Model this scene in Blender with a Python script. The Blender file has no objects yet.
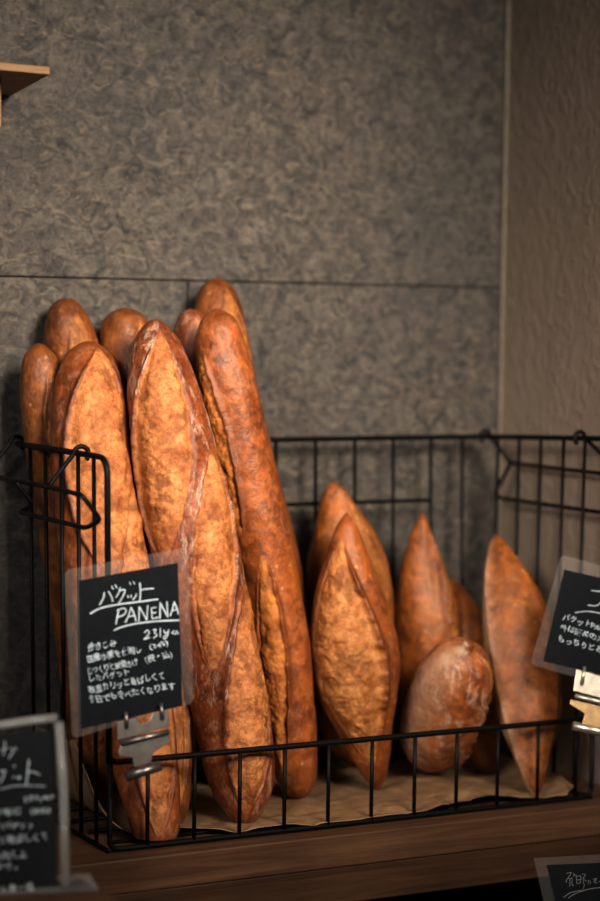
import bpy, bmesh, math, random
import numpy as np
from mathutils import Vector
from math import sin, cos, pi, radians, sqrt, exp

random.seed(7)
COL = bpy.context.scene.collection

# ------------------------------------------------------------------ camera model (metres; x right along back wall, y into the wall, z up)
F_PX, YAW, PITCH, ROLL = 2144.497, 0.490617, 0.059884, 0.013944
CAM = np.array([-0.744378, -1.743759, 0.476031])
FW = np.array([sin(YAW)*cos(PITCH), cos(YAW)*cos(PITCH), -sin(PITCH)])
_r = np.array([cos(YAW), -sin(YAW), 0.0]); _u = np.cross(_r, FW)
RT = cos(ROLL)*_r + sin(ROLL)*_u
UP = -sin(ROLL)*_r + cos(ROLL)*_u

def ray(px, py):
    return FW + RT*((px-300)/F_PX) - UP*((py-450.5)/F_PX)
def P(px, py, **k):
    """point seen at a photo pixel on the plane x=, y= or z="""
    d = ray(px, py); (a, v), = k.items(); i = 'xyz'.index(a)
    return CAM + d*((v-CAM[i])/d[i])
def unit(v):
    v = np.asarray(v, float); return v/np.linalg.norm(v)

# main dimensions
BW, BD, BH, FH = 0.525, 0.212, 0.354, 0.082      # basket width, depth, height, front rail height
FLARE, BFL = 0.0054, 0.010
YW, XR = 0.254, 0.5745                            # back wall, right wall

# ------------------------------------------------------------------ object helpers
def link(o, parent=None):
    COL.objects.link(o)
    if parent is not None: o.parent = parent
    return o
def tag(o, label, cat, group=None):
    o['label'] = label; o['category'] = cat
    if group: o['group'] = group
    return o
def struct(o):
    o['kind'] = 'structure'; return o
def thing(name, label, cat, group=None):
    return tag(link(bpy.data.objects.new(name, None)), label, cat, group)
def mesh_obj(name, verts, faces, mat, parent=None, smooth=True):
    me = bpy.data.meshes.new(name)
    me.from_pydata([tuple(map(float, v)) for v in verts], [], [tuple(map(int, f)) for f in faces])
    if mat: me.materials.append(mat)
    if smooth: me.polygons.foreach_set('use_smooth', [True]*len(me.polygons))
    me.update()
    return link(bpy.data.objects.new(name, me), parent)

class MB:
    """collects shapes that make ONE mesh"""
    def __init__(s): s.v = []; s.f = []
    def add(s, v, f):
        n = len(s.v); s.v += [tuple(map(float, p)) for p in v]; s.f += [tuple(i+n for i in q) for q in f]
    def box(s, lo, hi):
        x0, y0, z0 = lo; x1, y1, z1 = hi
        s.add([(x0,y0,z0),(x1,y0,z0),(x1,y1,z0),(x0,y1,z0),(x0,y0,z1),(x1,y0,z1),(x1,y1,z1),(x0,y1,z1)],
              [(0,3,2,1),(4,5,6,7),(0,1,5,4),(1,2,6,5),(2,3,7,6),(3,0,4,7)])
    def tube(s, pts, r, fillet=0.0, n=10):
        pts = [np.asarray(p, float) for p in pts]
        if fillet > 0 and len(pts) > 2:
            out = [pts[0]]
            for a, b, c in zip(pts, pts[1:], pts[2:]):
                d1, d2 = a-b, c-b; l1, l2 = np.linalg.norm(d1), np.linalg.norm(d2)
                k = min(fillet, l1*.49, l2*.49)
                A, B = b+d1/l1*k, b+d2/l2*k
                for i in range(7):
                    t = i/6; out.append((1-t)**2*A + 2*t*(1-t)*b + t*t*B)
            out.append(pts[-1]); pts = out
        N = len(pts); tan = []
        for i in range(N):
            tan.append(unit(pts[min(i+1, N-1)]-pts[max(i-1, 0)]))
        ref = np.array([0, 0, 1.0]) if abs(tan[0][2]) < .9 else np.array([1.0, 0, 0])
        e1 = unit(np.cross(tan[0], ref)); V = []; Fc = []
        for i in range(N):
            e1 = unit(e1 - tan[i]*(e1@tan[i])); e2 = np.cross(tan[i], e1)
            for k in range(n):
                a = 2*pi*k/n; V.append(pts[i]+r*(cos(a)*e1+sin(a)*e2))
        for i in range(N-1):
            for k in range(n):
                Fc.append((i*n+k, i*n+(k+1) % n, (i+1)*n+(k+1) % n, (i+1)*n+k))
        Fc.append(tuple(reversed(range(n)))); Fc.append(tuple((N-1)*n+k for k in range(n)))
        s.add(V, Fc)
    def extrude(s, poly, nrm, th):
        """flat polygon (3D points) given thickness th along -nrm"""
        n = len(poly); nrm = np.asarray(nrm)
        a = [np.asarray(p) for p in poly]; b = [p-nrm*th for p in a]
        s.add(a+b, [tuple(range(n)), tuple(reversed(range(n, 2*n)))] + [(i, i+n, (i+1) % n+n, (i+1) % n) for i in range(n)])
    def build(s, name, mat, parent=None, smooth=False, bevel=0, seg=2):
        o = mesh_obj(name, s.v, s.f, mat, parent, smooth)
        bm = bmesh.new(); bm.from_mesh(o.data); bmesh.ops.recalc_face_normals(bm, faces=bm.faces); bm.to_mesh(o.data); bm.free()
        if bevel:
            m = o.modifiers.new('bevel', 'BEVEL'); m.width = bevel; m.segments = seg; m.limit_method = 'ANGLE'; m.angle_limit = radians(40)
        return o

# ------------------------------------------------------------------ material helpers
class NT:
    def __init__(s, name):
        s.m = bpy.data.materials.new(name); s.m.use_nodes = True; s.t = s.m.node_tree; s.t.nodes.clear()
        s.out = s.n('ShaderNodeOutputMaterial')
    def n(s, typ, **k):
        nd = s.t.nodes.new(typ)
        for a, v in k.items(): setattr(nd, a, v)
        return nd
    def l(s, a, b): s.t.links.new(a, b)
    def put(s, sock, v):
        if hasattr(v, 'is_output'): s.l(v, sock)
        elif isinstance(v, (tuple, list)) and sock.type == 'RGBA' and len(v) == 3: sock.default_value = (*v, 1)
        else: sock.default_value = v
    def coord(s, scale=(1, 1, 1), kind='Object', rot=(0, 0, 0)):
        tc = s.n('ShaderNodeTexCoord'); mp = s.n('ShaderNodeMapping'); mp.inputs['Scale'].default_value = scale
        mp.inputs['Rotation'].default_value = rot
        s.l(tc.outputs[kind], mp.inputs['Vector']); return mp.outputs[0]
    def noise(s, vec, scale, detail=4, rough=.55, dist=0.0):
        nd = s.n('ShaderNodeTexNoise'); s.l(vec, nd.inputs['Vector'])
        for k, v in (('Scale', scale), ('Detail', detail), ('Roughness', rough), ('Distortion', dist)): nd.inputs[k].default_value = v
        return nd.outputs['Fac']
    def ramp(s, fac, stops):
        nd = s.n('ShaderNodeValToRGB'); s.put(nd.inputs['Fac'], fac); el = nd.color_ramp.elements
        while len(el) > 1: el.remove(el[0])
        el[0].position = stops[0][0]; c = stops[0][1]; el[0].color = (*c, 1) if isinstance(c, tuple) else (c, c, c, 1)
        for p, c in stops[1:]:
            e = el.new(p); e.color = (*c, 1) if isinstance(c, tuple) else (c, c, c, 1)
        return nd.outputs['Color']
    def mix(s, fac, a, b, mode='MIX'):
        nd = s.n('ShaderNodeMix', data_type='RGBA', blend_type=mode)
        s.put(nd.inputs[0], fac); s.put(nd.inputs[6], a); s.put(nd.inputs[7], b); return nd.outputs[2]
    def math(s, op, a, b=0.0, clamp=False):
        nd = s.n('ShaderNodeMath', operation=op, use_clamp=clamp); s.put(nd.inputs[0], a); s.put(nd.inputs[1], b); return nd.outputs[0]
    def attr(s, name):
        return s.n('ShaderNodeAttribute', attribute_name=name).outputs['Fac']
    def bump(s, h, strength, dist, nrm=None):
        nd = s.n('ShaderNodeBump'); s.put(nd.inputs['Height'], h); nd.inputs['Strength'].default_value = strength; nd.inputs['Distance'].default_value = dist
        if nrm is not None: s.l(nrm, nd.inputs['Normal'])
        return nd.outputs[0]
    def bsdf(s, **k):
        nd = s.n('ShaderNodeBsdfPrincipled')
        for a, v in k.items(): s.put(nd.inputs[a.replace('_', ' ')], v)
        s.l(nd.outputs[0], s.out.inputs[0]); return nd

def mat_plain(name, col, rough=.5, metal=0.0, **k):
    t = NT(name); v = t.coord(); n = t.noise(v, 120, 3)
    c = t.mix(t.ramp(n, [(.35, 0.0), (.7, 1.0)]), tuple(x*.82 for x in col), tuple(min(1, x*1.12) for x in col))
    t.bsdf(Base_Color=c, Roughness=rough, Metallic=metal, **k); return t.m

def mat_bread(name, light=(.70, .33, .085), lightd=(.40, .145, .03), crust=(.36, .115, .024), crustd=(.13, .034, .010), flour=.25, seed=0.0):
    t = NT(name)
    v = t.coord()
    vv = t.n('ShaderNodeVectorMath', operation='ADD'); t.l(v, vv.inputs[0]); vv.inputs[1].default_value = (seed, seed*.7, seed*1.3); v = vv.outputs[0]
    big = t.noise(v, 22, 4, .6, .4); mid = t.noise(v, 85, 5, .62, .5); fine = t.noise(v, 340, 4, .65)
    cr = t.mix(t.ramp(big, [(.34, 0.0), (.64, 1.0)]), crustd, crust)
    cr = t.mix(t.ramp(mid, [(.42, 0.0), (.72, .75)]), cr, tuple(min(1, c*1.75) for c in crust))
    # tiny pale blisters of the crust
    vo = t.n('ShaderNodeTexVoronoi'); t.l(v, vo.inputs['Vector']); vo.inputs['Scale'].default_value = 95; vo.inputs['Randomness'].default_value = 1
    bl = t.math('MULTIPLY', t.ramp(vo.outputs['Distance'], [(.10, 1.0), (.24, 0.0)]), t.ramp(big, [(.45, 0.0), (.6, 1.0)]))
    cr = t.mix(t.math('MULTIPLY', bl, .55), cr, (.62, .30, .10))
    # opened crumb of the score
    lum = t.noise(v, 48, 5, .62, .3)
    li = t.mix(t.ramp(lum, [(.35, 0.0), (.60, 1.0)]), lightd, light)
    li = t.mix(t.ramp(big, [(.50, 0.0), (.74, .45)]), li, tuple(c*.7 for c in lightd))
    li = t.mix(t.math('MULTIPLY', t.ramp(fine, [(.52, 0.0), (.72, 1.0)]), .5), li, tuple(c*.75 for c in lightd))
    wr = t.noise(v, 55, 7, .70, .35)
    ridge = t.math('ABSOLUTE', t.math('SUBTRACT', wr, .5))
    crk = t.ramp(ridge, [(.0, 1.0), (.035, 0.0)])
    li = t.mix(t.math('MULTIPLY', crk, .55), li, tuple(c*.55 for c in lightd))
    li = t.mix(t.ramp(wr, [(.55, 0.0), (.72, .5)]), li, tuple(min(1, c*1.2) for c in light))
    cr = t.mix(t.math('MULTIPLY', crk, .18), cr, crustd)
    sc = t.attr('score'); ed = t.attr('ear'); tp = t.attr('tip'); cv = t.attr('cavity')
    c = t.mix(sc, cr, li)
    c = t.mix(t.math('MULTIPLY', ed, .72, True), c, tuple(x*.75 for x in crustd))
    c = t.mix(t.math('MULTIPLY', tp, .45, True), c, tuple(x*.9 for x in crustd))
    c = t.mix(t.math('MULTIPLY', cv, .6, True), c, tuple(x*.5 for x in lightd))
    # flour clinging to the crust
    flv = t.coord((1, 1, .42)); fl = t.noise(flv, 95, 7, .78, .5)
    fm = t.math('MULTIPLY', t.ramp(fl, [(.50, 0.0), (.68, 1.0)]), t.attr('flour'), True)
    fm = t.math('MULTIPLY', fm, flour)
    c = t.mix(fm, c, (.66, .50, .40))
    c = t.mix(t.math('MULTIPLY', t.attr('dust'), t.ramp(mid, [(.3, .45), (.65, .85)]), True), c, (.54, .39, .28))
    b1 = t.bump(mid, .24, .003); b2 = t.bump(fine, .34, .0012, b1); b2 = t.bump(t.math('MULTIPLY', t.ramp(ridge, [(.0, 0.0), (.10, 1.0)]), t.math('ADD', t.math('MULTIPLY', sc, .8), .2)), .32, .0020, b2)
    rg = t.math('ADD', t.math('MULTIPLY', mid, .25), t.math('MULTIPLY', sc, .14)); rg = t.math('ADD', rg, .32)
    t.bsdf(Base_Color=c, Roughness=rg, Normal=b2, Specular_IOR_Level=.5)
    return t.m

def mat_wood(name, c1, c2, rough=.6, axis='x', sc=1.0):
    t = NT(name); s = {'x': (1.2, 22, 22), 'y': (22, 1.2, 22), 'z': (22, 22, 1.2)}[axis]
    v = t.coord(tuple(a*sc for a in s)); n = t.noise(v, 3.2, 7, .62, 1.1); n2 = t.noise(t.coord(), 9, 3)
    c = t.mix(t.ramp(n, [(.32, 0.0), (.68, 1.0)]), c1, c2)
    c = t.mix(t.math('MULTIPLY', t.ramp(n2, [(.4, 0.0), (.7, 1.0)]), .35), c, tuple(a*.6 for a in c1))
    f = t.noise(t.coord(tuple(a*sc*4 for a in s)), 4, 4)
    t.bsdf(Base_Color=c, Roughness=rough, Normal=t.bump(f, .25, .001, t.bump(n, .2, .002)), Specular_IOR_Level=.3); return t.m

def mat_wall_stone(name='stone_tile'):
    t = NT(name); v = t.coord()
    a = t.noise(v, 55, 6, .66, 1.6); b = t.noise(t.coord((1, 1, 1.9), rot=(0, .5, 0)), 75, 4, .6, 2.2); g = t.noise(v, 4.5, 3, .5, .3); w = t.noise(t.coord((1, 1, 2.2), rot=(0, -.35, 0)), 38, 5, .65, 2.4)
    c = t.mix(t.ramp(a, [(.33, 0.0), (.66, 1.0)]), (.034, .033, .032), (.160, .139, .120))
    c = t.mix(t.math('MULTIPLY', t.ramp(b, [(.55, 0.0), (.64, 1.0)]), .70), c, (.030, .031, .034))
    c = t.mix(t.math('MULTIPLY', t.ramp(w, [(.56, 0.0), (.66, 1.0)]), .6), c, (.24, .195, .145))
    c = t.mix(t.math('MULTIPLY', t.ramp(g, [(.36, 0.0), (.66, 1.0)]), .38), c, (.056, .058, .062))
    t.bsdf(Base_Color=c, Roughness=.68, Normal=t.bump(b, .35, .002, t.bump(a, .35, .003)), Specular_IOR_Level=.3); return t.m

def mat_plaster(name, col, bump=.45, scale=70):
    t = NT(name); v = t.coord((1, 1, .6)); a = t.noise(v, scale, 3, .5, 1.2); g = t.noise(v, 5, 3)
    c = t.mix(t.ramp(g, [(.3, 0.0), (.7, 1.0)]), tuple(x*.85 for x in col), col)
    t.bsdf(Base_Color=c, Roughness=.72, Normal=t.bump(t.ramp(a, [(.45, 0.0), (.62, 1.0)]), bump, .003), Specular_IOR_Level=.3); return t.m

def mat_clear(name, tint=(1, 1, 1), haze=.10, rough=.12):
    t = NT(name); tr = t.n('ShaderNodeBsdfTransparent'); tr.inputs[0].default_value = (*tint, 1)
    p = t.n('ShaderNodeBsdfPrincipled'); n = t.noise(t.coord(), 35, 3)
    t.l(t.ramp(n, [(.3, .55), (.7, .75)]), p.inputs['Base Color']); p.inputs['Roughness'].default_value = rough
    lw = t.n('ShaderNodeLayerWeight'); lw.inputs['Blend'].default_value = .25
    fac = t.math('ADD', t.math('MULTIPLY', lw.outputs['Fresnel'], .3), haze, True)
    mx = t.n('ShaderNodeMixShader'); t.l(fac, mx.inputs[0]); t.l(tr.outputs[0], mx.inputs[1]); t.l(p.outputs[0], mx.inputs[2])
    t.l(mx.outputs[0], t.out.inputs[0]); return t.m

M = {}
M['stone'] = mat_wall_stone()
M['grout'] = mat_plain('dark_grout', (.07, .063, .055), .9)
M['plaster'] = mat_plaster('beige_wallpaper', (.32, .255, .20), .3)
M['trim'] = mat_plain('pale_corner_trim', (.22, .19, .15), .6)
M['floor'] = mat_wood('dark_floor_wood', (.05, .03, .02), (.09, .055, .035))
M['shelf'] = mat_wood('walnut_shelf_wood', (.075, .037, .020), (.185, .100, .056), .5)
M['shelf_dark'] = mat_wood('dark_apron_wood', (.048, .023, .012), (.115, .060, .032), .55)
M['pale_wood'] = mat_wood('pale_oak', (.26, .16, .09), (.36, .24, .14), .6)
M['wire'] = mat_plain('black_coated_wire', (.005, .0045, .0045), .5, Specular_IOR_Level=.2)
M['kraft'] = None
M['black_card'] = mat_plain('blackboard_card', (.007, .009, .013), .6, Specular_IOR_Level=.12)
M['chalk'] = mat_plain('white_marker', (.50, .58, .64), .8); M['chalk_shaded'] = mat_plain('white_marker_shaded', (.20, .21, .22), .8)  # second one is the white marker with shade put into its colour
M['laminate'] = mat_clear('laminate_film', (1, .985, .97), .04, .3)
M['acrylic'] = mat_clear('acrylic_plate', (.97, .97, .97), .004, .05)
M['acrylic_foot'] = mat_clear('acrylic_foot', (.95, .93, .90), .2, .15)
M['acrylic_edge_streak'] = mat_clear('acrylic_edge_streak', (.9, .9, .9), .30, .12)  # whitish haze paints the highlight streak along the plate edges
M['steel'] = mat_plain('nickel_steel', (.27, .25, .235), .36, .85); M['steel_bright'] = mat_plain('bright_nickel', (.66, .62, .55), .34, .8)
M['gold_reflection'] = mat_plain('steel_gold_reflection', (.58, .42, .24), .35, .85)  # steel clip plate, its golden reflection put into the base colour
def _kraft():
    t = NT('kraft_paper'); v = t.coord(); n = t.noise(v, 60, 4); f = t.noise(t.coord((4, 60, 60)), 6, 3)
    c = t.mix(t.ramp(n, [(.35, 0.0), (.7, 1.0)]), (.25, .155, .085), (.34, .22, .125))
    t.bsdf(Base_Color=c, Roughness=.6, Normal=t.bump(f, .15, .001, t.bump(n, .3, .002))); return t.m
M['kraft'] = _kraft()

# ------------------------------------------------------------------ numpy noise
def _hash(ix, iy, iz, seed):
    h = (ix*374761393 + iy*668265263 + iz*2147483647 + seed*974634533) & 0xFFFFFFFF
    h = ((h ^ (h >> 13))*1274126177) & 0xFFFFFFFF
    h = (h ^ (h >> 16)) & 0xFFFFFFFF
    return h.astype(np.float64)/4294967295.0
def vnoise(p, seed=0):
    i = np.floor(p).astype(np.int64); f = p-i; f = f*f*f*(f*(f*6-15)+10); out = 0
    for dx in (0, 1):
        for dy in (0, 1):
            for dz in (0, 1):
                w = (f[..., 0] if dx else 1-f[..., 0])*(f[..., 1] if dy else 1-f[..., 1])*(f[..., 2] if dz else 1-f[..., 2])
                out = out + w*_hash(i[..., 0]+dx, i[..., 1]+dy, i[..., 2]+dz, seed)
    return out*2-1
def fbm(p, seed=0, oct=3):
    a = 1.0; s = 0; n = 0
    for k in range(oct):
        s = s + a*vnoise(p*(2.03**k), seed+k*17); n += a; a *= .5
    return s/n
def sstep(a, b, x):
    t = np.clip((x-a)/(b-a), 0, 1); return t*t*(3-2*t)

# ------------------------------------------------------------------ bread
def pchip(x, y, xq):
    x = np.asarray(x, float); y = np.asarray(y, float); h = np.diff(x); d = np.diff(y)/h; m = np.zeros(len(x))
    for i in range(1, len(x)-1):
        if d[i-1]*d[i] > 0:
            w1, w2 = 2*h[i]+h[i-1], h[i]+2*h[i-1]; m[i] = (w1+w2)/(w1/d[i-1]+w2/d[i])
    m[0], m[-1] = d[0], d[-1]
    k = np.clip(np.searchsorted(x, xq)-1, 0, len(x)-2); t = (xq-x[k])/h[k]
    return ((1+2*t)*(1-t)**2*y[k] + t*(1-t)**2*h[k]*m[k] + t*t*(3-2*t)*y[k+1] + t*t*(t-1)*h[k]*m[k+1])

def loaf(name, label, cat, mat, rows, ytop, ybot, scores=(), NL=200, NA=120, seed=1, pointed=False, lump=1.0, flour=1.0, group=None, rows3=None, squash=1.0, fside=None, ridges=(), kick=0.0):
    """rows: (photo row, left, right) outline; ytop / ybot: how far behind the basket front the tip and the foot stand"""
    if rows3 is None:
        c3 = []; rad = []; y0, y1 = rows[0][0], rows[-1][0]
        for (py, xl, xr) in rows:
            t = (py-y0)/(y1-y0); Y = ytop+(ybot-ytop)*t-kick*float(sstep(.84, 1.0, t))
            c = P((xl+xr)/2, py, y=Y); e = P(xr, py, y=Y)
            depth = (c-CAM)@FW
            c3.append(c); rad.append((xr-xl)/2*depth/F_PX*.985)
    else:
        c3 = [np.array(r[:3], float) for r in rows3]; rad = [r[3] for r in rows3]
    c3 = np.array(c3); rad = np.array(rad)
    seg = np.linalg.norm(np.diff(c3, axis=0), axis=1); s = np.concatenate([[0], np.cumsum(seg)]); L = s[-1]; s = s/L
    # finer sampling towards both tips
    k = np.linspace(0, 1, NL); tt = .5-.5*np.cos(pi*k); tq = .65*tt+.35*k
    # smooth centre line
    deg = min(4, len(s)-1); cl = np.stack([np.polyval(np.polyfit(s, c3[:, i], deg if rows3 is None else 2), tq) for i in range(3)], 1)
    if pointed: R = np.maximum(pchip(s, rad, tq), 0)
    else: R = np.sqrt(np.maximum(pchip(s, rad**2, tq), 0))
    ker = np.ones(7)/7; Rp = np.pad(R, 3, mode='reflect', reflect_type='odd'); Rs = np.convolve(Rp, ker, 'valid')
    w = sstep(0.0, .12, tq)*sstep(0.0, .12, 1-tq); R = R*(1-w)+Rs*w
    R[0] = R[-1] = 0.0
    th = np.linspace(-pi, pi, NA, endpoint=False)
    T = np.gradient(cl, axis=0); T /= np.linalg.norm(T, axis=1)[:, None]
    view = CAM-cl; e1 = view-(np.sum(view*T, 1))[:, None]*T; e1 /= np.linalg.norm(e1, axis=1)[:, None]
    e2 = np.cross(e1, T); e2 *= np.sign(np.sum(e2*RT, 1))[:, None]
    TH, TT = np.meshgrid(th, tq); RR = R[:, None]*np.ones_like(TH)
    cyl = np.stack([np.cos(TH)*.034*1.0, np.sin(TH)*.034, TT*L], -1)
    off = seed*3.17
    lumpn = fbm(cyl*np.array([26, 26, 16])+off, seed, 3)
    fine = fbm(cyl*150+off, seed+5, 3)
    body = RR/(RR.max()+1e-9)
    disp = (lumpn*.0022*lump + fine*.00045)*sstep(0, .5, body)
    dust = np.zeros_like(TH); score = np.zeros_like(TH); ear = np.zeros_like(TH); cav = np.zeros_like(TH)
    for a0, am, wr in ridges:
        d0 = np.abs((TH-a0+pi) % (2*pi)-pi); disp = disp + am*np.exp(-d0/wr)*sstep(.1, .6, body)
    jag = fbm(cyl*np.array([70, 70, 95])+off+9, seed+31, 3)
    crag = fbm(cyl*np.array([95, 95, 75])+off+3, seed+41, 4); crag = crag - .35*np.maximum(0, .18-np.abs(fbm(cyl*np.array([75, 75, 100])+off+5, seed+51, 3)))/.18
    for sc in scores:
        t0, t1, a0, a1, wd, side = sc[:6]; bulge = sc[6] if len(sc) > 6 else 1.0; earh = sc[7] if len(sc) > 7 else 1.0; hol = sc[8] if len(sc) > 8 else .35
        q = (TT-t0)/(t1-t0); qc = np.clip(q, 0, 1)
        cen = a0+(a1-a0)*qc
        wid = wd*np.power(np.maximum(np.sin(pi*qc), 0), .62)+1e-4
        dth = (TH-cen+pi) % (2*pi)-pi
        e = side*dth/wid + jag*.13*np.minimum(1, .6/wd)
        inside = (q > 0) & (q < 1); env = np.where(inside, np.minimum(1, np.sin(pi*qc)*2.2), 0)
        m = sstep(1.02, .90, np.abs(e))*np.where(inside, 1, 0)*sstep(0, .25, env)
        # what an older, already opened score left is taken over by the newer one
        shape = .0026*bulge*(1-np.clip(e, -1, 1)**2) - .0052*hol*np.exp(-((e-.74)/.20)**2) - .0016*np.exp(-((e+.92)/.10)**2)
        shape = shape + (1-.75*np.exp(-((e-.85)/.30)**2))*crag*.0027 + lumpn*.0018
        rid = np.where(e > 1, np.exp(-((e-1.03)/(.16*min(2.2, .8/wd)))**2), np.exp(-((e-1.03)/.07)**2))
        disp = disp*(1-m*.55) + env*(m*shape + .0044*earh*rid*(1+.5*jag)) + env*.0012*np.exp(-((e+1.10)/.12)**2)
        score = score*(1-np.exp(-((e-1.06)/.10)**2)*env); score = np.maximum(score, m)
        ear = ear*(1-m)
        ear = np.maximum(ear, env*np.where(e > .97, np.exp(-((np.maximum(e, 1.05)-1.05)/(.28*min(2, .8/wd)))**2)*np.where(e < 1.0, .4, 1), 0)*(.65+.5*jag))
        ear = np.maximum(ear, env*.55*np.exp(-((e+1.06)/.09)**2)*(.6+.7*jag))
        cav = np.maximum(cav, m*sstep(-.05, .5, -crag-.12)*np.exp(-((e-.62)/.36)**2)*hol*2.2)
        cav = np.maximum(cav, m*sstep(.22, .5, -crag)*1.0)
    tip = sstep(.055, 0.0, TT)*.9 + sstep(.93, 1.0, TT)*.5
    fl = flour*(1-score)*(.35+.65*np.clip(lumpn+.5, 0, 1))
    if fside is not None:
        d0 = (TH-fside[0]+pi) % (2*pi)-pi; dust = (1-score)*fside[1]*np.exp(-(d0/fside[2])**2)
    rad2 = np.maximum(RR+disp*np.minimum(1, body*2.2), 0)
    pos = cl[:, None, :] + rad2[..., None]*(np.cos(TH)[..., None]*squash*e1[:, None, :] + np.sin(TH)[..., None]*e2[:, None, :])
    pos[..., 2] = np.maximum(pos[..., 2], .0062)
    V = pos.reshape(-1, 3); idx = np.arange(NL*NA).reshape(NL, NA)
    a = idx[:-1]; b = np.roll(a, -1, 1); d = idx[1:]; c = np.roll(d, -1, 1)
    faces = np.stack([a, b, c, d], -1).reshape(-1, 4)
    me = bpy.data.meshes.new(name)
    base = cl[-1].copy()
    me.from_pydata((V-base).tolist(), [], faces.tolist())
    for nm, arr in (('score', score), ('ear', ear), ('tip', tip), ('cavity', np.clip(cav, 0, 1)), ('flour', fl), ('dust', dust)):
        at = me.attributes.new(nm, 'FLOAT', 'POINT'); at.data.foreach_set('value', np.clip(arr, 0, 1).astype(np.float32).ravel())
    me.polygons.foreach_set('use_smooth', [True]*len(me.polygons)); me.materials.append(mat)
    bm = bmesh.new(); bm.from_mesh(me); bmesh.ops.remove_doubles(bm, verts=bm.verts, dist=1e-6); bmesh.ops.recalc_face_normals(bm, faces=bm.faces); bm.to_mesh(me); bm.free()
    o = link(bpy.data.objects.new(name, me)); o.location = base
    return tag(o, label, cat, group)

# ================================================================== SETTING
wb = MB(); seam_z, seam_x = 0.5165, P(188, 300, y=YW)[0]; g = .0007
for lo, hi in (((-1.6, YW, seam_z+g), (XR, YW+.02, 1.8)), ((-1.6, YW, -1.0), (seam_x-g, YW+.02, seam_z-g)), ((seam_x+g, YW, -1.0), (XR, YW+.02, seam_z-g))):
    wb.box(lo, hi)
wall_back = struct(wb.build('wall_back', M['stone'], bevel=.0012))
gb = MB(); gb.box((-1.6, YW+.004, -1.0), (XR, YW+.06, 1.8)); struct(gb.build('trim_2', M['grout']))
wr = MB(); wr.box((XR, -1.6, -1.0), (XR+.06, YW+.06, 1.8)); struct(wr.build('wall_right', M['plaster']))
tb = MB(); tb.box((XR-.0045, YW-.0055, -.98), (XR, YW, 1.8)); struct(tb.build('trim_1', M['trim'], bevel=.001))
fl = MB(); fl.box((-1.6, -2.6, -1.05), (XR+.06, YW+.06, -1.0)); struct(fl.build('floor', M['floor']))

# the wooden display shelf
SF = -.026
sh = thing('display_shelf', 'dark brown wooden shelf carrying the wire bread basket', 'shelf')
b = MB(); b.box((-1.2, SF, -.0305), (XR-.001, YW-.001, 0)); b.build('top_board', M['shelf'], sh, bevel=.0015)
b = MB(); b.box((-1.2, SF+.002, -.066), (XR-.001, SF+.03, -.0308)); b.build('apron_board', M['shelf_dark'], sh, bevel=.0015)
b = MB(); b.box((-1.2, SF+.01, -1.0), (-1.17, YW-.001, -.031)); b.build('side_panel', M['shelf_dark'], sh)
# lower dark counter in front, carries the two loose signs
LZ = P(75, 890, y=-.175)[2]

# small pale shelf on the wall at the upper left
Zt = .700
A1 = P(50, 68, y=.06); Zt = A1[2]
pts_top = [A1, P(-70, 57, z=Zt)]
fr = [P(50, 67, y=.06), P(-160, 47, z=P(50, 67, y=.06)[2])]
zt = fr[0][2]; zb = zt-.0068
c0 = np.array([fr[0][0], fr[0][1]]); dirL = unit(fr[1][:2]-fr[0][:2])
bk = P(0, 102, z=zb); c1 = np.array([bk[0], bk[1]]); dirB = unit(c1-c0)
tB = (YW-.001-c0[1])/dirB[1]; cB = c0+dirB*tB; cL = c0+dirL*.30; cLB = np.array([cL[0], YW-.001])
ws = thing('wall_shelf', 'pale wooden shelf corner mounted high on the stone wall at left', 'shelf')
b = MB(); b.extrude([(*c0, zt), (*cB, zt), (*cLB, zt), (*cL, zt)], (0, 0, 1), zt-zb); b.build('board', M['pale_wood'], ws, bevel=.0008)
up = P(1.5, 110, y=.10)
b = MB(); b.box((up[0]-.016, .10, zb-.045), (up[0], YW-.001, zb)); b.build('bracket', M['pale_wood'], ws, bevel=.0008)

# ================================================================== WIRE BASKET
bk_ = thing('wire_basket', 'black wire basket holding the breads on the wooden shelf', 'basket')
RW, RR_ = .0019, .0028
ZB = .0033
def fx(side, z):            # x of the left (-1) / right (+1) panel at height z
    return (-FLARE*z/BH) if side < 0 else (BW+FLARE*z/BH)
def by(z): return BD+BFL*z/BH
# side panel frames
for sd, nm in ((-1, 'side_frame'), (1, 'side_frame')):
    zf = BH+(.010 if sd > 0 else 0); m = MB(); m.tube([(fx(sd, FH), 0, FH), (fx(sd, BH)+(.006 if sd > 0 else 0), -.006 if sd > 0 else 0, zf), (fx(sd, BH), by(BH), BH)], RR_, .018)
    m.build(nm, M['wire'], bk_, True)
m = MB(); m.tube([(fx(-1, BH), by(BH), BH), (fx(1, BH), by(BH), BH)], RR_); m.build('back_rail', M['wire'], bk_, True)
m = MB(); m.tube([(fx(-1, FH), 0, FH+.02), (fx(-1, FH), 0, FH), (fx(1, FH), 0, FH), (fx(1, FH), 0, FH+.02)], RR_, .012)
m.build('front_rail', M['wire'], bk_, True)
m = MB()
m.tube([(0, 0, FH), (0, 0, ZB), (BW, 0, ZB), (BW, 0, FH)], RR_*.9, .010)
m.build('front_bottom_rail', M['wire'], bk_, True)
m = MB()
for y in np.linspace(.03, .212, 5): m.tube([(.012, y, .0021), (BW, y, .0021)], .0019)
for x in (0, .001+BW*.333, BW*.667, BW): m.tube([(x, 0, .0021), (x, BD, .0021)], .0019)
m.build('base_grid', M['wire'], bk_, True)
for x in (.0365, .083, .129, .1755, .222, .269, .3165, .364, .4115, .459, .505):
    m = MB(); m.tube([(x, -.0005, ZB), (x, -.0005, FH)], RW); m.build('front_wire', M['wire'], bk_, True)
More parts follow.
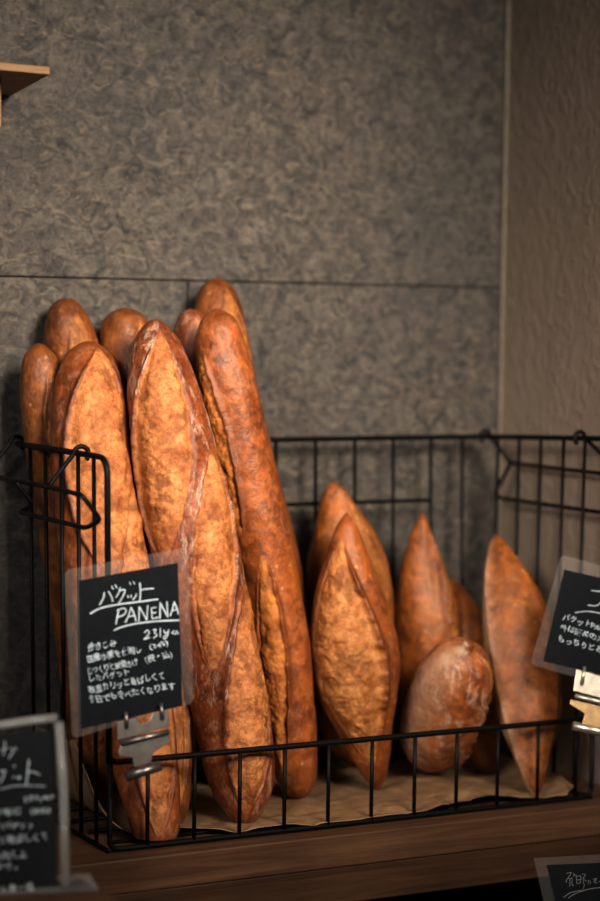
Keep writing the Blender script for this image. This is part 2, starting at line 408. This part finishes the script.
for x in (.040, .087, .135, .182, .229, .277, .324, .371, .418, .465, .505):
    m = MB(); m.tube([(x, BD, .003), (x, by(BH), BH)], RW); m.build('back_wire', M['wire'], bk_, True)
for sd in (-1, 1):
    for y in (.184, .145, .106, .066, .030):
        m = MB(); m.tube([(fx(sd, 0), y, .003), (fx(sd, BH), y*1.03, BH+(.010*(1-y/.222) if sd > 0 else 0))], RW); m.build('side_wire', M['wire'], bk_, True)
zc = P(280, 505, y=.218)[2]
m = MB(); m.tube([(.060, by(zc), zc), (.465, by(zc), zc)], RW*1.1); m.build('back_crossbar', M['wire'], bk_, True)
for zz in (.0025,):
    for sd in (1,):
        m = MB(); m.tube([(fx(sd, zz), 0.012, zz), (fx(sd, zz), by(zz), zz)], RW)
        m.build('side_crossbar', M['wire'], bk_, True)
# the folded-out bail handle of each side
def handle(sd, hookpx, p1, p2, p3, p4, xs, dy):
    x0 = fx(sd, BH); h = np.array(P(*hookpx, x=x0)); h[2] = BH
    a = [np.array(P(*q, x=x0+sd*d)) for q, d in zip((p1, p2, p3, p4), xs)]
    D = np.array([0, dy, 0]); m = MB()
    ring = [h+np.array([0, .010*math.sin(t)*0, 0])+np.array([sd*-.007*math.cos(t), -.004+.002*t/pi, .0068*math.sin(t)]) for t in np.linspace(-.9, pi, 12)]
    chain = ring+[a[0], a[1], a[2], a[3]]
    D2 = D*(1.25 if sd > 0 else 1); hk = D*(1.06 if sd > 0 else 1)+np.array([0, 0, .008 if sd > 0 else 0])
    other = [p+D2 for p in (a[3], a[2], a[1], a[0])]+[p+hk for p in reversed(ring)]
    m.tube(chain+other, RW*1.15, .006)
    m.tube([a[0], a[0]+D2], RW*1.1)
    m.build('handle', M['wire'], bk_, True)
handle(-1, (80, 450), (48, 487), (82, 495), (101, 520), (86, 528), (.030, .028, .010, .018), .165)
handle(1, (484, 436), (511, 463), (503, 478), (494, 495), (500, 498), (.024, .022, .016, .016), -.165)

# ================================================================== PAPER
def paper(name, label, xs, ys, zf, mat):
    nx, ny = len(xs), len(ys); V = [(x, y, zf(x, y)) for y in ys for x in xs]
    Fc = [(j*nx+i, j*nx+i+1, (j+1)*nx+i+1, (j+1)*nx+i) for j in range(ny-1) for i in range(nx-1)]
    o = mesh_obj(name, V, Fc, mat); return tag(o, label, 'paper')
def front_edge(x):          # kraft sheet's uneven front line
    px = [0.0, .08, .128, .19, .26, .33, .375, .42, .455, .49, .515]; py = [.050, .045, .012, .004, .003, .005, .018, .026, .010, -.002, .020]
    return float(np.interp(x, px, py))
nx, ny = 200, 80
V = []; Fc = []
for j in range(ny):
    v = j/(ny-1)
    for i in range(nx):
        x = .006+(.513-.006)*i/(nx-1); f0 = front_edge(x)-.0055; y = f0+(.205-f0)*v
        p = np.array([[x*22, y*30, 1.3]]); q = np.array([[x*60, y*60, 7.3]])
        z = .0048+.0042*abs(vnoise(p, 3)[0])*(1-v*.5)+.0022*abs(vnoise(q, 5)[0])
        lift = exp(-((x-.405)/.045)**2)*.011*exp(-v*2.2) + exp(-((x-.16)/.02)**2)*.004*exp(-v*5) + exp(-((x-.30)/.03)**2)*.004*exp(-v*5)
        lift += max(0, (x-.468)/.045)**1.5*.013
        z += lift*(.35+.65*sstep(0, .16, v))
        if x < .045: z += ((.045-x)/.039)**2*.075*(.4+.6*min(1, v*3))
        V.append((x, y, max(z, .0046)))
for j in range(ny-1):
    for i in range(nx-1):
        Fc.append((j*nx+i, j*nx+i+1, (j+1)*nx+i+1, (j+1)*nx+i))
pp = mesh_obj('kraft_paper', V, Fc, M['kraft']); tag(pp, 'crumpled brown kraft paper sheet lining the bottom of the wire basket', 'paper')
sm = pp.modifiers.new('thick', 'SOLIDIFY'); sm.thickness = .0006

# ================================================================== BREADS
mb_a = mat_bread('baguette_golden', (.60, .262, .092), (.36, .118, .032), (.25, .072, .017), (.115, .030, .009), flour=.25, seed=.3)
mb_b = mat_bread('baguette_red', (.58, .255, .088), (.34, .110, .029), (.25, .070, .019), (.115, .031, .011), flour=.9, seed=1.1)
mb_c = mat_bread('baguette_orange', (.62, .25, .060), (.40, .130, .026), (.29, .088, .019), (.14, .038, .010), flour=.30, seed=2.3)
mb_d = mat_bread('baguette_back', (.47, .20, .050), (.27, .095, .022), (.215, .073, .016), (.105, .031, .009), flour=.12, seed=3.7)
mt_a = mat_bread('batard_golden', (.54, .25, .080), (.34, .116, .028), (.29, .088, .018), (.13, .036, .010), flour=.22, seed=4.4)
mt_b = mat_bread('batard_orange', (.42, .18, .046), (.26, .090, .020), (.29, .098, .018), (.15, .044, .010), flour=.25, seed=5.2)
mt_c = mat_bread('small_loaf_floury', (.60, .30, .10), (.38, .15, .036), (.33, .105, .024), (.13, .036, .011), flour=1.0, seed=6.6)
G1, G2 = 'baguettes standing in the left half of the basket', 'short pointed loaves in the right half of the basket'

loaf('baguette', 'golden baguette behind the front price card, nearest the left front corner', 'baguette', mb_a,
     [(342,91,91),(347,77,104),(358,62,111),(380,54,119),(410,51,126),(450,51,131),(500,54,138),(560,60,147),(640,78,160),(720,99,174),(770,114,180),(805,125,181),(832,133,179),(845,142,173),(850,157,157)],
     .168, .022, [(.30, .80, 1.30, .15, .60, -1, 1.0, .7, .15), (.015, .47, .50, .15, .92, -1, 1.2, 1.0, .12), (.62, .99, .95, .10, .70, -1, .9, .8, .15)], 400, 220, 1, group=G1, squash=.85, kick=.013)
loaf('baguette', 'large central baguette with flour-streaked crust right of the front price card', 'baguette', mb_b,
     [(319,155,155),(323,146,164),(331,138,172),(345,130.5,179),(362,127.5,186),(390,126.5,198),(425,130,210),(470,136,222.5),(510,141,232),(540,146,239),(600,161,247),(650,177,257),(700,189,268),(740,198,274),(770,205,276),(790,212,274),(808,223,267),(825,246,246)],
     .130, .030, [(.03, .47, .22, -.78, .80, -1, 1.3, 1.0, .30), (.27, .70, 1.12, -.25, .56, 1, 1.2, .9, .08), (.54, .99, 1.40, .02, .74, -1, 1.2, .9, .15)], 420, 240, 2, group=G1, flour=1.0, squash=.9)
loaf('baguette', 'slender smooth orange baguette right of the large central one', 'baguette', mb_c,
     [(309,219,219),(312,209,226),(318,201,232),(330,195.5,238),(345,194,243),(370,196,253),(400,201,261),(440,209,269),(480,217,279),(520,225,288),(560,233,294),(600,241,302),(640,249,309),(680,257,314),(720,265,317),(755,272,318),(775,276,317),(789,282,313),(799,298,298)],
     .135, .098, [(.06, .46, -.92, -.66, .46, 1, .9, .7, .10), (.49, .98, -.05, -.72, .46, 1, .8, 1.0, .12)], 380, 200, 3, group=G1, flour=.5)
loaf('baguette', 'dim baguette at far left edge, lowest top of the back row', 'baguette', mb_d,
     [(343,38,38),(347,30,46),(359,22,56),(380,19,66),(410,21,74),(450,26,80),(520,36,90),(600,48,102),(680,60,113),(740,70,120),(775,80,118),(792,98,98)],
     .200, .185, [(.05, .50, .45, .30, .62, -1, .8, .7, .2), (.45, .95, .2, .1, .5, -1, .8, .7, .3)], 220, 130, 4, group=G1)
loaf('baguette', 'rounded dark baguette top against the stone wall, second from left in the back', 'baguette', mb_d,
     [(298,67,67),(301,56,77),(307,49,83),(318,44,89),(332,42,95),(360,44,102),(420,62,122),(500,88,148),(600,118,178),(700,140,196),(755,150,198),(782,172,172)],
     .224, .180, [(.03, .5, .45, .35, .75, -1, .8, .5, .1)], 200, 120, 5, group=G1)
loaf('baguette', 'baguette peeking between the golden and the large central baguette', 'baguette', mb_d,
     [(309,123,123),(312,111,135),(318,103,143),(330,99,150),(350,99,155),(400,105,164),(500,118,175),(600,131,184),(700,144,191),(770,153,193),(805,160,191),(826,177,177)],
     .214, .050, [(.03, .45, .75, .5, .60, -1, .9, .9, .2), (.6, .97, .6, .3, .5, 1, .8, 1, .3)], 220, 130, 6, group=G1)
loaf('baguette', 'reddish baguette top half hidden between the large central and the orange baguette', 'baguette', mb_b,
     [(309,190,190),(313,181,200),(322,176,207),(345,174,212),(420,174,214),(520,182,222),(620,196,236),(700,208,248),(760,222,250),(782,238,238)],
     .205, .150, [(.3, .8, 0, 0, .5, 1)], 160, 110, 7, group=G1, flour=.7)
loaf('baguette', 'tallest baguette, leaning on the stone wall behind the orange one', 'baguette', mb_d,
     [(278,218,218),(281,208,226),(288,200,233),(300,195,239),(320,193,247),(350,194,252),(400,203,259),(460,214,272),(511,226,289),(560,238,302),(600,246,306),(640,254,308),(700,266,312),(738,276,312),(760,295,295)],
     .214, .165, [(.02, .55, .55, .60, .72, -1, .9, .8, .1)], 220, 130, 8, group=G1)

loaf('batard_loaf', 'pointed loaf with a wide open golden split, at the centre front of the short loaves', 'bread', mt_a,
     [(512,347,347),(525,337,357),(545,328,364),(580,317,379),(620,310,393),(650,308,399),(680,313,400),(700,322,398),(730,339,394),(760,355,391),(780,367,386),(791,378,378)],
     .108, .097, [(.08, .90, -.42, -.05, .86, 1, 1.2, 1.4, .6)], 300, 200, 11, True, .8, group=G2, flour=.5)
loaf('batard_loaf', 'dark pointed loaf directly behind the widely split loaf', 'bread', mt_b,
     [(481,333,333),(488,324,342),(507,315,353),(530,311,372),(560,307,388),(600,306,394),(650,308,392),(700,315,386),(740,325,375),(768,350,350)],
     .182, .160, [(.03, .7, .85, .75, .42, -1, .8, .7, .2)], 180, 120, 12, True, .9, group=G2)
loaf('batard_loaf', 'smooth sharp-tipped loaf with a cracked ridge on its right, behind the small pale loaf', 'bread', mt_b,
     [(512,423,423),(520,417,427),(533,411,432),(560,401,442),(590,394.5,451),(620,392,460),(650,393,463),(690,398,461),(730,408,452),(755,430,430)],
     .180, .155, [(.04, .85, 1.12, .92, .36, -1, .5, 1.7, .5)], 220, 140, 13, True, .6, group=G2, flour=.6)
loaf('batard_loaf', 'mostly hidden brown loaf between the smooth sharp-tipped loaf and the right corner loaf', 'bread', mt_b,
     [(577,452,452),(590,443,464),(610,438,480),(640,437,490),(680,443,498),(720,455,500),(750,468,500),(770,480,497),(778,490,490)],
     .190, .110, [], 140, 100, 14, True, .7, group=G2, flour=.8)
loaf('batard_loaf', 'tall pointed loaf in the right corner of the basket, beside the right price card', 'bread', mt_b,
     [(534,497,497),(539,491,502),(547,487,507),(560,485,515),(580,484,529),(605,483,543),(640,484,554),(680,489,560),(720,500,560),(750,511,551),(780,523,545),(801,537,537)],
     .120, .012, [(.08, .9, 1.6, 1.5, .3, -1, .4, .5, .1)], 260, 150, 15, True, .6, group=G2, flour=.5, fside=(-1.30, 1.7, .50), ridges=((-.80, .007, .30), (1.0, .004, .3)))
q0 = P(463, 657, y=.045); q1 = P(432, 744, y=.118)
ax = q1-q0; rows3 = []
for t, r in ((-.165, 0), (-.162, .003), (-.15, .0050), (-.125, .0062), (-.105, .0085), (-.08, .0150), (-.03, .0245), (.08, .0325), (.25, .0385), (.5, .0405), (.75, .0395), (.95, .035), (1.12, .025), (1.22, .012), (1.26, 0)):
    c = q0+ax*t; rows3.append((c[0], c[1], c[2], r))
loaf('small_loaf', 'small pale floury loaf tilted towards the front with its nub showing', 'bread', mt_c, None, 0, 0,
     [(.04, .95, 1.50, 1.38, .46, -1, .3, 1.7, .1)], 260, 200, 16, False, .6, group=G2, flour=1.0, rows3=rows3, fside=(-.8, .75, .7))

# ================================================================== SIGNS
class Plane:
    """flat card standing in the place: photo pixels -> points of its plane"""
    def __init__(s, anchor_px, y, nrm):
        s.o = P(*anchor_px, y=y); s.n = unit(nrm)
        s.px = np.linalg.norm(s(anchor_px[0]+1, anchor_px[1])-s.o)
    def __call__(s, px, py, off=0.0):
        d = ray(px, py); o = s.o+s.n*off
        return CAM+d*(((o-CAM)@s.n)/(d@s.n))
def rounded(q, r, n=5):
    q = [np.asarray(p, float) for p in q]; out = []
    for i in range(len(q)):
        a, b, c = q[i-1], q[i], q[(i+1) % len(q)]
        A = b+unit(a-b)*r; B = b+unit(c-b)*r
        for k in range(n+1):
            t = k/n; out.append((1-t)**2*A+2*t*(1-t)*b+t*t*B)
    return out
def poly3(pl, pts, off=0.0): return [pl(x, y, off) for x, y in pts]
def stroke(m, pl, pts, w, off=.0012, smooth=True):
    pts = [np.asarray(p, float) for p in pts]
    if smooth and len(pts) > 2:
        o = []
        for i in range(len(pts)-1):
            p0, p1, p2, p3 = pts[max(i-1, 0)], pts[i], pts[i+1], pts[min(i+2, len(pts)-1)]
            for k in range(6):
                t = k/6; o.append(.5*((2*p1)+(-p0+p2)*t+(2*p0-5*p1+4*p2-p3)*t*t+(-p0+3*p1-3*p2+p3)*t**3))
        pts = o+[pts[-1]]
    L = []; R = []
    for i in range(len(pts)):
        t = unit(pts[min(i+1, len(pts)-1)]-pts[max(i-1, 0)]); nn = np.array([-t[1], t[0]])
        w = w if i else w*.64; L.append(pts[i]+nn*w/2); R.append(pts[i]-nn*w/2)
    n = len(pts); e0 = pts[0]-unit(pts[1]-pts[0])*w*.4; e1 = pts[-1]+unit(pts[-1]-pts[-2])*w*.4
    V = [pl(*p, off) for p in L]+[pl(*p, off) for p in R]+[pl(*e0, off), pl(*e1, off)]
    Fc = [(i, i+1, n+i+1, n+i) for i in range(n-1)]+[(0, n, 2*n), (n-1, 2*n+1, 2*n-1)]
    m.add(V, Fc)
def text_on(m, pl, txt, p0, p1, h, off=.0012):
    """hand-lettered line from pixel p0 (left end of the base line) to p1"""
    cu = bpy.data.curves.new('t', 'FONT'); cu.body = txt; cu.size = 1; cu.resolution_u = 3; cu.offset = .012
    o = bpy.data.objects.new('t', cu); COL.objects.link(o)
    dg = bpy.context.evaluated_depsgraph_get(); me = o.evaluated_get(dg).to_mesh()
    v = np.array([tuple(q.co) for q in me.vertices]) if len(me.vertices) else np.zeros((0, 3)); f = [tuple(q.vertices) for q in me.polygons]
    if len(v):
        w = v[:, 0].max(); p0 = np.array(p0, float); p1 = np.array(p1, float); d = p1-p0; nn = unit([d[1], -d[0]])
        rnd = random.Random(txt)
        ph = rnd.random()*6
        V = []
        for x, y, z in v:
            xx = x/w; q = p0+d*(xx+.004*sin(xx*55+ph))+nn*(y*h+.10*h*sin(xx*23+ph)); q = q+unit(d)*y*h*(-.04+.13*sin(xx*31+ph*2))
            V.append(pl(*q, off))
        m.add(V, f)
    o.evaluated_get(dg).to_mesh_clear(); bpy.data.objects.remove(o); bpy.data.curves.remove(cu)

# ---- left price card
K1 = Plane((128, 640), -.034, (-.28, -.95, .12))
pc = thing('price_card', 'black handwritten price card in clear laminate, clipped to the left of the basket front', 'sign', 'handwritten black price cards')
S = lambda x, y: (60+x/4.286, 560+y/4.286)
m = MB(); m.extrude(poly3(K1, [S(82, 88), S(504, 12), S(525, 625), S(92, 722)], .0002), K1.n, .0006); cd1 = m.build('card', M['black_card'], pc)
m = MB(); m.extrude(rounded(poly3(K1, [(64, 570), (188, 547), (194, 703), (72, 739)], -.0006), .006), K1.n, .0004); m.build('laminate', M['laminate'], pc)
m = MB(); o_ = .0007
tl = lambda pts, w=1.9: stroke(m, K1, [S(*p) for p in pts], w, o_)
tl([(190, 140), (185, 165), (170, 192)], 2.2); tl([(208, 135), (222, 160), (226, 178)], 2.2); tl([(222, 112), (228, 125)], 1.8); tl([(236, 106), (244, 120)], 1.8)
tl([(258, 118), (252, 140), (240, 160)], 2); tl([(255, 132), (278, 128), (270, 155), (252, 185)], 2.2); tl([(298, 95), (303, 106)], 1.6); tl([(315, 92), (320, 104)], 1.6)
tl([(290, 152), (293, 162)], 2); tl([(304, 150), (307, 160)], 2); tl([(328, 145), (322, 160), (312, 170)], 2)
tl([(342, 98), (345, 135), (342, 175)], 2.4); tl([(346, 128), (372, 124), (402, 122)], 2.2)
tl([(130, 230), (170, 208), (240, 192), (330, 180), (420, 168)], 2.6)
tl([(252, 212), (245, 245), (240, 275)], 2.3); tl([(245, 215), (275, 207), (283, 222), (268, 238), (246, 245)], 2.2)
tl([(305, 203), (295, 235), (280, 268)], 2.2); tl([(305, 203), (318, 232), (326, 262)], 2.2); tl([(290, 245), (318, 238)], 2)
tl([(338, 262), (340, 200)], 2.2); tl([(340, 200), (356, 228), (372, 258)], 2.2); tl([(372, 258), (376, 195)], 2.2)
tl([(392, 205), (395, 252)], 2.2); tl([(390, 206), (412, 203)], 2); tl([(393, 228), (412, 225)], 2); tl([(395, 252), (420, 246)], 2)
tl([(428, 250), (430, 182)], 2.2); tl([(430, 182), (446, 215), (462, 245)], 2.2); tl([(462, 245), (458, 178)], 2.2)
tl([(490, 178), (482, 210), (472, 240)], 2.2); tl([(490, 178), (500, 205), (508, 232)], 2.2); tl([(478, 218), (504, 212)], 2)
tl([(232, 302), (262, 288), (330, 272), (420, 262), (510, 258)], 2.6)
for pts in ([(362, 312), (375, 300), (382, 312), (372, 328), (360, 340), (385, 332)], [(398, 300), (412, 298), (405, 312), (416, 322), (400, 334)], [(430, 292), (430, 330)],
            [(446, 300), (450, 314), (462, 308)], [(466, 298), (460, 325), (448, 340), (445, 328), (465, 318)], [(478, 312), (490, 302), (482, 314), (500, 318)], [(496, 318), (500, 304), (508, 318)]): tl(pts, 1.8)
for tx, a, b2, h in (('焼きこみ', (120, 390), (243, 365), 8), ('国産小麦を使用し', (118, 438), (350, 392), 8), ('(249)', (385, 385), (465, 365), 7), ('じっくりと時間かけ', (116, 488), (335, 450), 8),
                     ('(税・込)', (366, 440), (482, 412), 7.5), ('したバゲット', (122, 520), (298, 492), 7.5), ('表面カリッと香ばしくて', (124, 572), (450, 505), 8.5), ('毎日でも食べたくなります', (124, 616), (495, 550), 8.5)):
    text_on(m, K1, tx, S(*a), S(*b2), h, o_)
m.build('lettering', M['chalk'], cd1)

# ---- its spring clip
cl = thing('sign_clip', 'metal spring clip on the basket rail under the left price card', 'clip', 'metal sign clips')
Q = lambda x, y: (40+x/3.3333, 530+y/3.3333)
def ex(name, pl, pts, off, th, mat, par, f=Q, bev=.0005):
    m = MB(); m.extrude(poly3(pl, [f(*p) for p in pts], off), pl.n, th); return m.build(name, mat, par, bevel=bev)
m = MB()
m.extrude(poly3(K1, [Q(*p) for p in [(256, 640), (318, 627), (332, 648), (362, 640), (376, 612), (430, 598), (432, 655), (258, 702)]], .0042), K1.n, .0014)
uj = m.build('upper_jaw', M['steel'], cl, bevel=.0005)
for a, b2 in (((286, 606), (290, 660)), ((404, 578), (409, 632))):
    m = MB(); m.tube([K1(*Q(*a), .0058), K1(*Q(*b2), .0058)], .0016); m.build('prong', M['steel'], uj, True)
m = MB(); m.tube([K1(*Q(270, 712), .005), K1(*Q(430, 672), .005)], .0026); m.build('hinge_pin', M['steel'], cl, True)
ex('body_plate', K1, [(262, 738), (270, 716), (430, 678), (434, 708), (376, 742), (372, 776), (312, 792), (308, 760), (264, 752)], .004, .0016, M['steel'], cl)
m = MB(); m.tube([K1(*Q(288, 822), .001), K1(*Q(402, 785), .001)], .0045); m.build('lower_jaw', M['steel'], cl, True)

# ---- right price card
K2 = Plane((570, 625), -.030, (-.30, -.93, .20))
pc2 = thing('price_card', 'black handwritten price card tilted at the right edge, in front of the corner loaf', 'sign', 'handwritten black price cards')
S2 = lambda x, y: (520+x/4.5, 550+y/4.5)
def quad_right(tl_, bl_, w):           # card runs on to the right, out of the picture
    tl_, bl_ = np.array(tl_, float), np.array(bl_, float); d = bl_-tl_; e = np.array([-d[1], d[0]])*-1; e = np.array([d[1], -d[0]]); e = e/np.linalg.norm(e)*w; return [tl_, tl_+e, bl_+e, bl_]
m = MB(); m.extrude([K2(*p, .0002) for p in quad_right(S2(200, 88), S2(106, 500), 105)], K2.n, .0006); cd2 = m.build('card', M['black_card'], pc2)
m = MB(); m.extrude(rounded([K2(*p, -.0006) for p in quad_right(S2(185, 20), S2(46, 515), 126)], .006), K2.n, .0004); m.build('laminate', M['laminate'], pc2)
m = MB()
t2 = lambda pts, w=1.5: stroke(m, K2, [S2(*p) for p in pts], w, .0007)
t2([(322, 182), (350, 186), (385, 190), (370, 225), (345, 250), (306, 248)], 1.6); t2([(248, 282), (300, 276), (360, 284), (440, 300)], 1.5)
for tx, a, b2, h in (('バゲットPANENAの', (190, 312), (470, 392), 7.5), ('外は硬めのカリッと', (178, 358), (470, 440), 7.5), ('もっちりとおいしい', (166, 408), (470, 490), 7.5)):
    text_on(m, K2, tx, S2(*a), S2(*b2), h, .0007)
m.build('lettering', M['chalk'], cd2)
cl2 = thing('sign_clip', 'metal spring clip with golden reflection in its colour under the right price card', 'clip', 'metal sign clips')
m = MB(); m.extrude(poly3(K2, [S2(*p) for p in [(254, 535), (470, 598), (455, 690), (240, 634)]], .0042), K2.n, .0014); uj2 = m.build('upper_jaw', M['steel_bright'], cl2, bevel=.0005)
for a, b2 in (((291, 525), (280, 606)), ((440, 568), (428, 650))):
    m = MB(); m.tube([K2(*S2(*a), .0058), K2(*S2(*b2), .0058)], .0017); m.build('prong', M['steel_bright'], uj2, True)
m = MB(); m.tube([K2(*S2(248, 656), .005), K2(*S2(455, 708), .005)], .0024); m.build('hinge_pin', M['steel_bright'], cl2, True)
ex('body_plate', K2, [(228, 672), (460, 725), (455, 750), (400, 772), (405, 812), (280, 785), (292, 738), (226, 696)], .004, .0016, M['gold_reflection'], cl2, S2)
m = MB(); m.tube([K2(*S2(238, 790), .001), K2(*S2(460, 840), .001)], .0045); m.build('lower_jaw', M['steel_bright'], cl2, True)

# ---- acrylic stand with card, bottom left, on the lower counter
YS = -.112
K3 = Plane((30, 800), YS, (-.25, -.96, .10))
st = thing('acrylic_sign_stand', 'clear acrylic stand with black handwritten card at the lower left corner', 'sign')
S3 = lambda x, y: (x/4.48, 700+y/4.48)
m = MB(); m.extrude(rounded([K3(*p, .003) for p in [(-66, 731), (62, 713.5), (69.5, 888), (-60, 902)]], .007), K3.n, .006); m.build('plate', M['acrylic'], st, bevel=.0008)
m = MB()
m.tube([K3(59, 722, .0032), K3(63.5, 790, .0034), K3(65.5, 886, .0034)], .0042, n=8); m.build('plate_edge', M['acrylic_edge_streak'], st, True)
m = MB(); m.tube([K3(-66, 734.5, .0032), K3(30, 720.5, .0032), K3(57, 717.5, .0032)], .0036, n=8); m.build('plate_edge', M['acrylic_edge_streak'], st, True)
ca = MB(); ca.extrude([K3(*p, -.0034) for p in [(-60, 741), (55, 729), (57, 893), (-58, 905)]], K3.n, .0006)
cc = ca.build('card', M['black_card'], st)
m = MB()
t3 = lambda pts, w=1.6: stroke(m, K3, [S3(*p) for p in pts], w, .0034)
t3([(20, 185), (22, 215), (14, 248)], 1.8); t3([(2, 225), (30, 215)], 1.6); t3([(45, 215), (60, 225), (50, 245), (40, 262)], 1.8); t3([(70, 210), (72, 225)], 1.5)
t3([(0, 322), (22, 316), (14, 345), (0, 372)], 2); t3([(62, 292), (66, 300)], 2.2); t3([(58, 350), (62, 342)], 2); t3([(74, 350), (92, 342), (84, 356)], 2)
t3([(130, 268), (124, 325), (118, 382)], 2.2); t3([(126, 325), (150, 322), (178, 335)], 2); t3([(0, 400), (60, 386), (130, 384), (202, 386)], 1.6)
for tx, a, b2, h in (('277yen', (105, 458), (240, 442), 7.5), ('(300)', (135, 510), (225, 505), 7), ('生地に', (-40, 515), (95, 510), 8), ('おいバゲット', (-60, 580), (150, 575), 8), ('もっと香ばしくて', (-80, 650), (215, 625), 8.5),
                     ('お召し上', (-20, 715), (120, 700), 8), ('がり。', (-30, 765), (80, 755), 8), ('小麦・塩', (0, 868), (155, 850), 9)):
    text_on(m, K3, tx, S3(*a), S3(*b2), h, .0034)
m.build('lettering', M['chalk'], cc)
f0 = K3(56, 889.5, .003); f1 = P(91, 879, z=f0[2]); LZ = f0[2]-.0052
m = MB()
fa, fb = K3(-60, 903, .004), K3(69, 888, .004)
zt_ = max(fa[2], fb[2]); zl = zt_-.004
back = unit([.25, .96])*.045
fb = fb+np.array([.96, -.25, 0])*.024
poly = [(fa[0], fa[1], zt_), (fb[0], fb[1], zt_), (fb[0]+back[0], fb[1]+back[1], zt_), (fa[0]+back[0], fa[1]+back[1], zt_)]
m.extrude(poly, (0, 0, 1), .004); m.build('foot', M['acrylic_foot'], st, bevel=.0006)
LZ = zl
# the low counter in front that carries it
lc = thing('low_counter', 'low dark wooden counter edge in front of the shelf at the lower left', 'counter')
b = MB(); b.box((-1.1, YS-.12, LZ-.03), (fb[0]+.004, SF-.02, LZ)); b.build('counter_top', M['shelf'], lc, bevel=.0015)
b = MB(); b.box((-1.08, YS-.10, -1.0), (fb[0], SF-.03, LZ-.03)); b.build('counter_body', M['shelf_dark'], lc)

# ---- dim card, bottom right, leaning on the lower ledge
K4 = Plane((570, 885), -.10, (-.28, -.90, .34))
pc4 = thing('acrylic_sign_stand', 'dim black handwritten card in a clear holder at the lower right corner', 'sign')
S4 = lambda x, y: (520+x/7.5, 840+y/7.5)
bot = 985
m = MB(); m.extrude([K4(*p, .0002) for p in [(547, 865), (662, 860), (694, bot), (578, bot+6)]], K4.n, .0006); cd4 = m.build('card', M['black_card'], pc4)
m = MB(); m.extrude([K4(*p, -.0006) for p in [(534, 858), (676, 850), (712, bot+4), (566, bot+14)]], K4.n, .0014); m.build('holder', M['laminate'], pc4)
m = MB()
t4 = lambda pts, w=1.2: stroke(m, K4, [S4(*p) for p in pts], w, .0007)
for pts in ([(350, 250), (385, 245), (362, 285)], [(375, 262), (350, 300), (348, 320)], [(362, 290), (395, 285)], [(375, 290), (372, 350)], [(392, 285), (390, 335), (405, 340)], [(398, 250), (410, 262), (402, 275)],
            [(420, 260), (428, 330)], [(425, 275), (455, 270), (452, 325)], [(430, 300), (452, 296)], [(428, 328), (454, 322)], [(465, 255), (490, 262), (472, 290), (500, 310)], [(480, 285), (475, 330)],
            [(515, 300), (512, 330)], [(525, 305), (530, 330)], [(548, 295), (575, 290), (555, 315), (580, 322)], [(590, 312), (606, 308)]): t4(pts)
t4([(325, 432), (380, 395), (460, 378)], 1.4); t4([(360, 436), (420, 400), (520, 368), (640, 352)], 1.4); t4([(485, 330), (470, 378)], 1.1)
m.build('lettering', M['chalk_shaded'], cd4)
z4 = K4(566, bot+14, .0018)[2]-.001
c4 = K4(620, bot+10, .0)
b = MB(); b.box((fb[0]+.05, c4[1]-.12, z4-.025), (XR-.001, SF+.10, z4)); b.build('lower_board', M['shelf_dark'], sh, bevel=.001)
b = MB(); b.box((fb[0]+.05, SF+.08, -1.0), (XR-.001, SF+.10, z4-.025)); b.build('back_panel', M['shelf_dark'], sh)

# ================================================================== LIGHT
def area(name, loc, target, size, power, col, spread=180, sy=None):
    L = bpy.data.lights.new(name, 'AREA'); L.energy = power; L.color = col; L.size = size; L.spread = radians(spread)
    if sy: L.shape = 'RECTANGLE'; L.size_y = sy
    o = link(bpy.data.objects.new(name, L)); o.location = loc
    o.rotation_euler = (Vector(target)-Vector(loc)).to_track_quat('-Z', 'Y').to_euler(); return o
area('key_light', (.20, -1.45, 1.12), (.17, .15, .46), .6, 3.7, (1, .88, .74), 42)
area('window_light', (-1.5, -.7, 1.1), (-.1, .25, .65), .7, .6, (.74, .86, 1), 90)
area('side_light', (-1.05, -1.0, .95), (.48, .10, .16), .4, .85, (1, .93, .84), 36)
w = bpy.data.worlds.new('world'); bpy.context.scene.world = w; w.use_nodes = True
bgn = w.node_tree.nodes['Background']; bgn.inputs[0].default_value = (.55, .58, .65, 1); bgn.inputs[1].default_value = .013

# ================================================================== CAMERA
cd = bpy.data.cameras.new('camera'); cam = link(bpy.data.objects.new('camera', cd))
from mathutils import Matrix
m4 = Matrix(((RT[0], UP[0], -FW[0], CAM[0]), (RT[1], UP[1], -FW[1], CAM[1]), (RT[2], UP[2], -FW[2], CAM[2]), (0, 0, 0, 1)))
cam.matrix_world = m4
cd.sensor_fit = 'VERTICAL'; cd.sensor_height = 36; cd.lens = F_PX/901*36; cd.clip_start = .05
cd.dof.use_dof = True; cd.dof.focus_distance = float((P(200, 560, y=.045)-CAM)@FW); cd.dof.aperture_fstop = 2.3
bpy.context.scene.camera = cam
sc = bpy.context.scene
sc.view_settings.view_transform = 'Standard'; sc.view_settings.look = 'None'; sc.view_settings.exposure = 0.42; sc.view_settings.gamma = 0.80
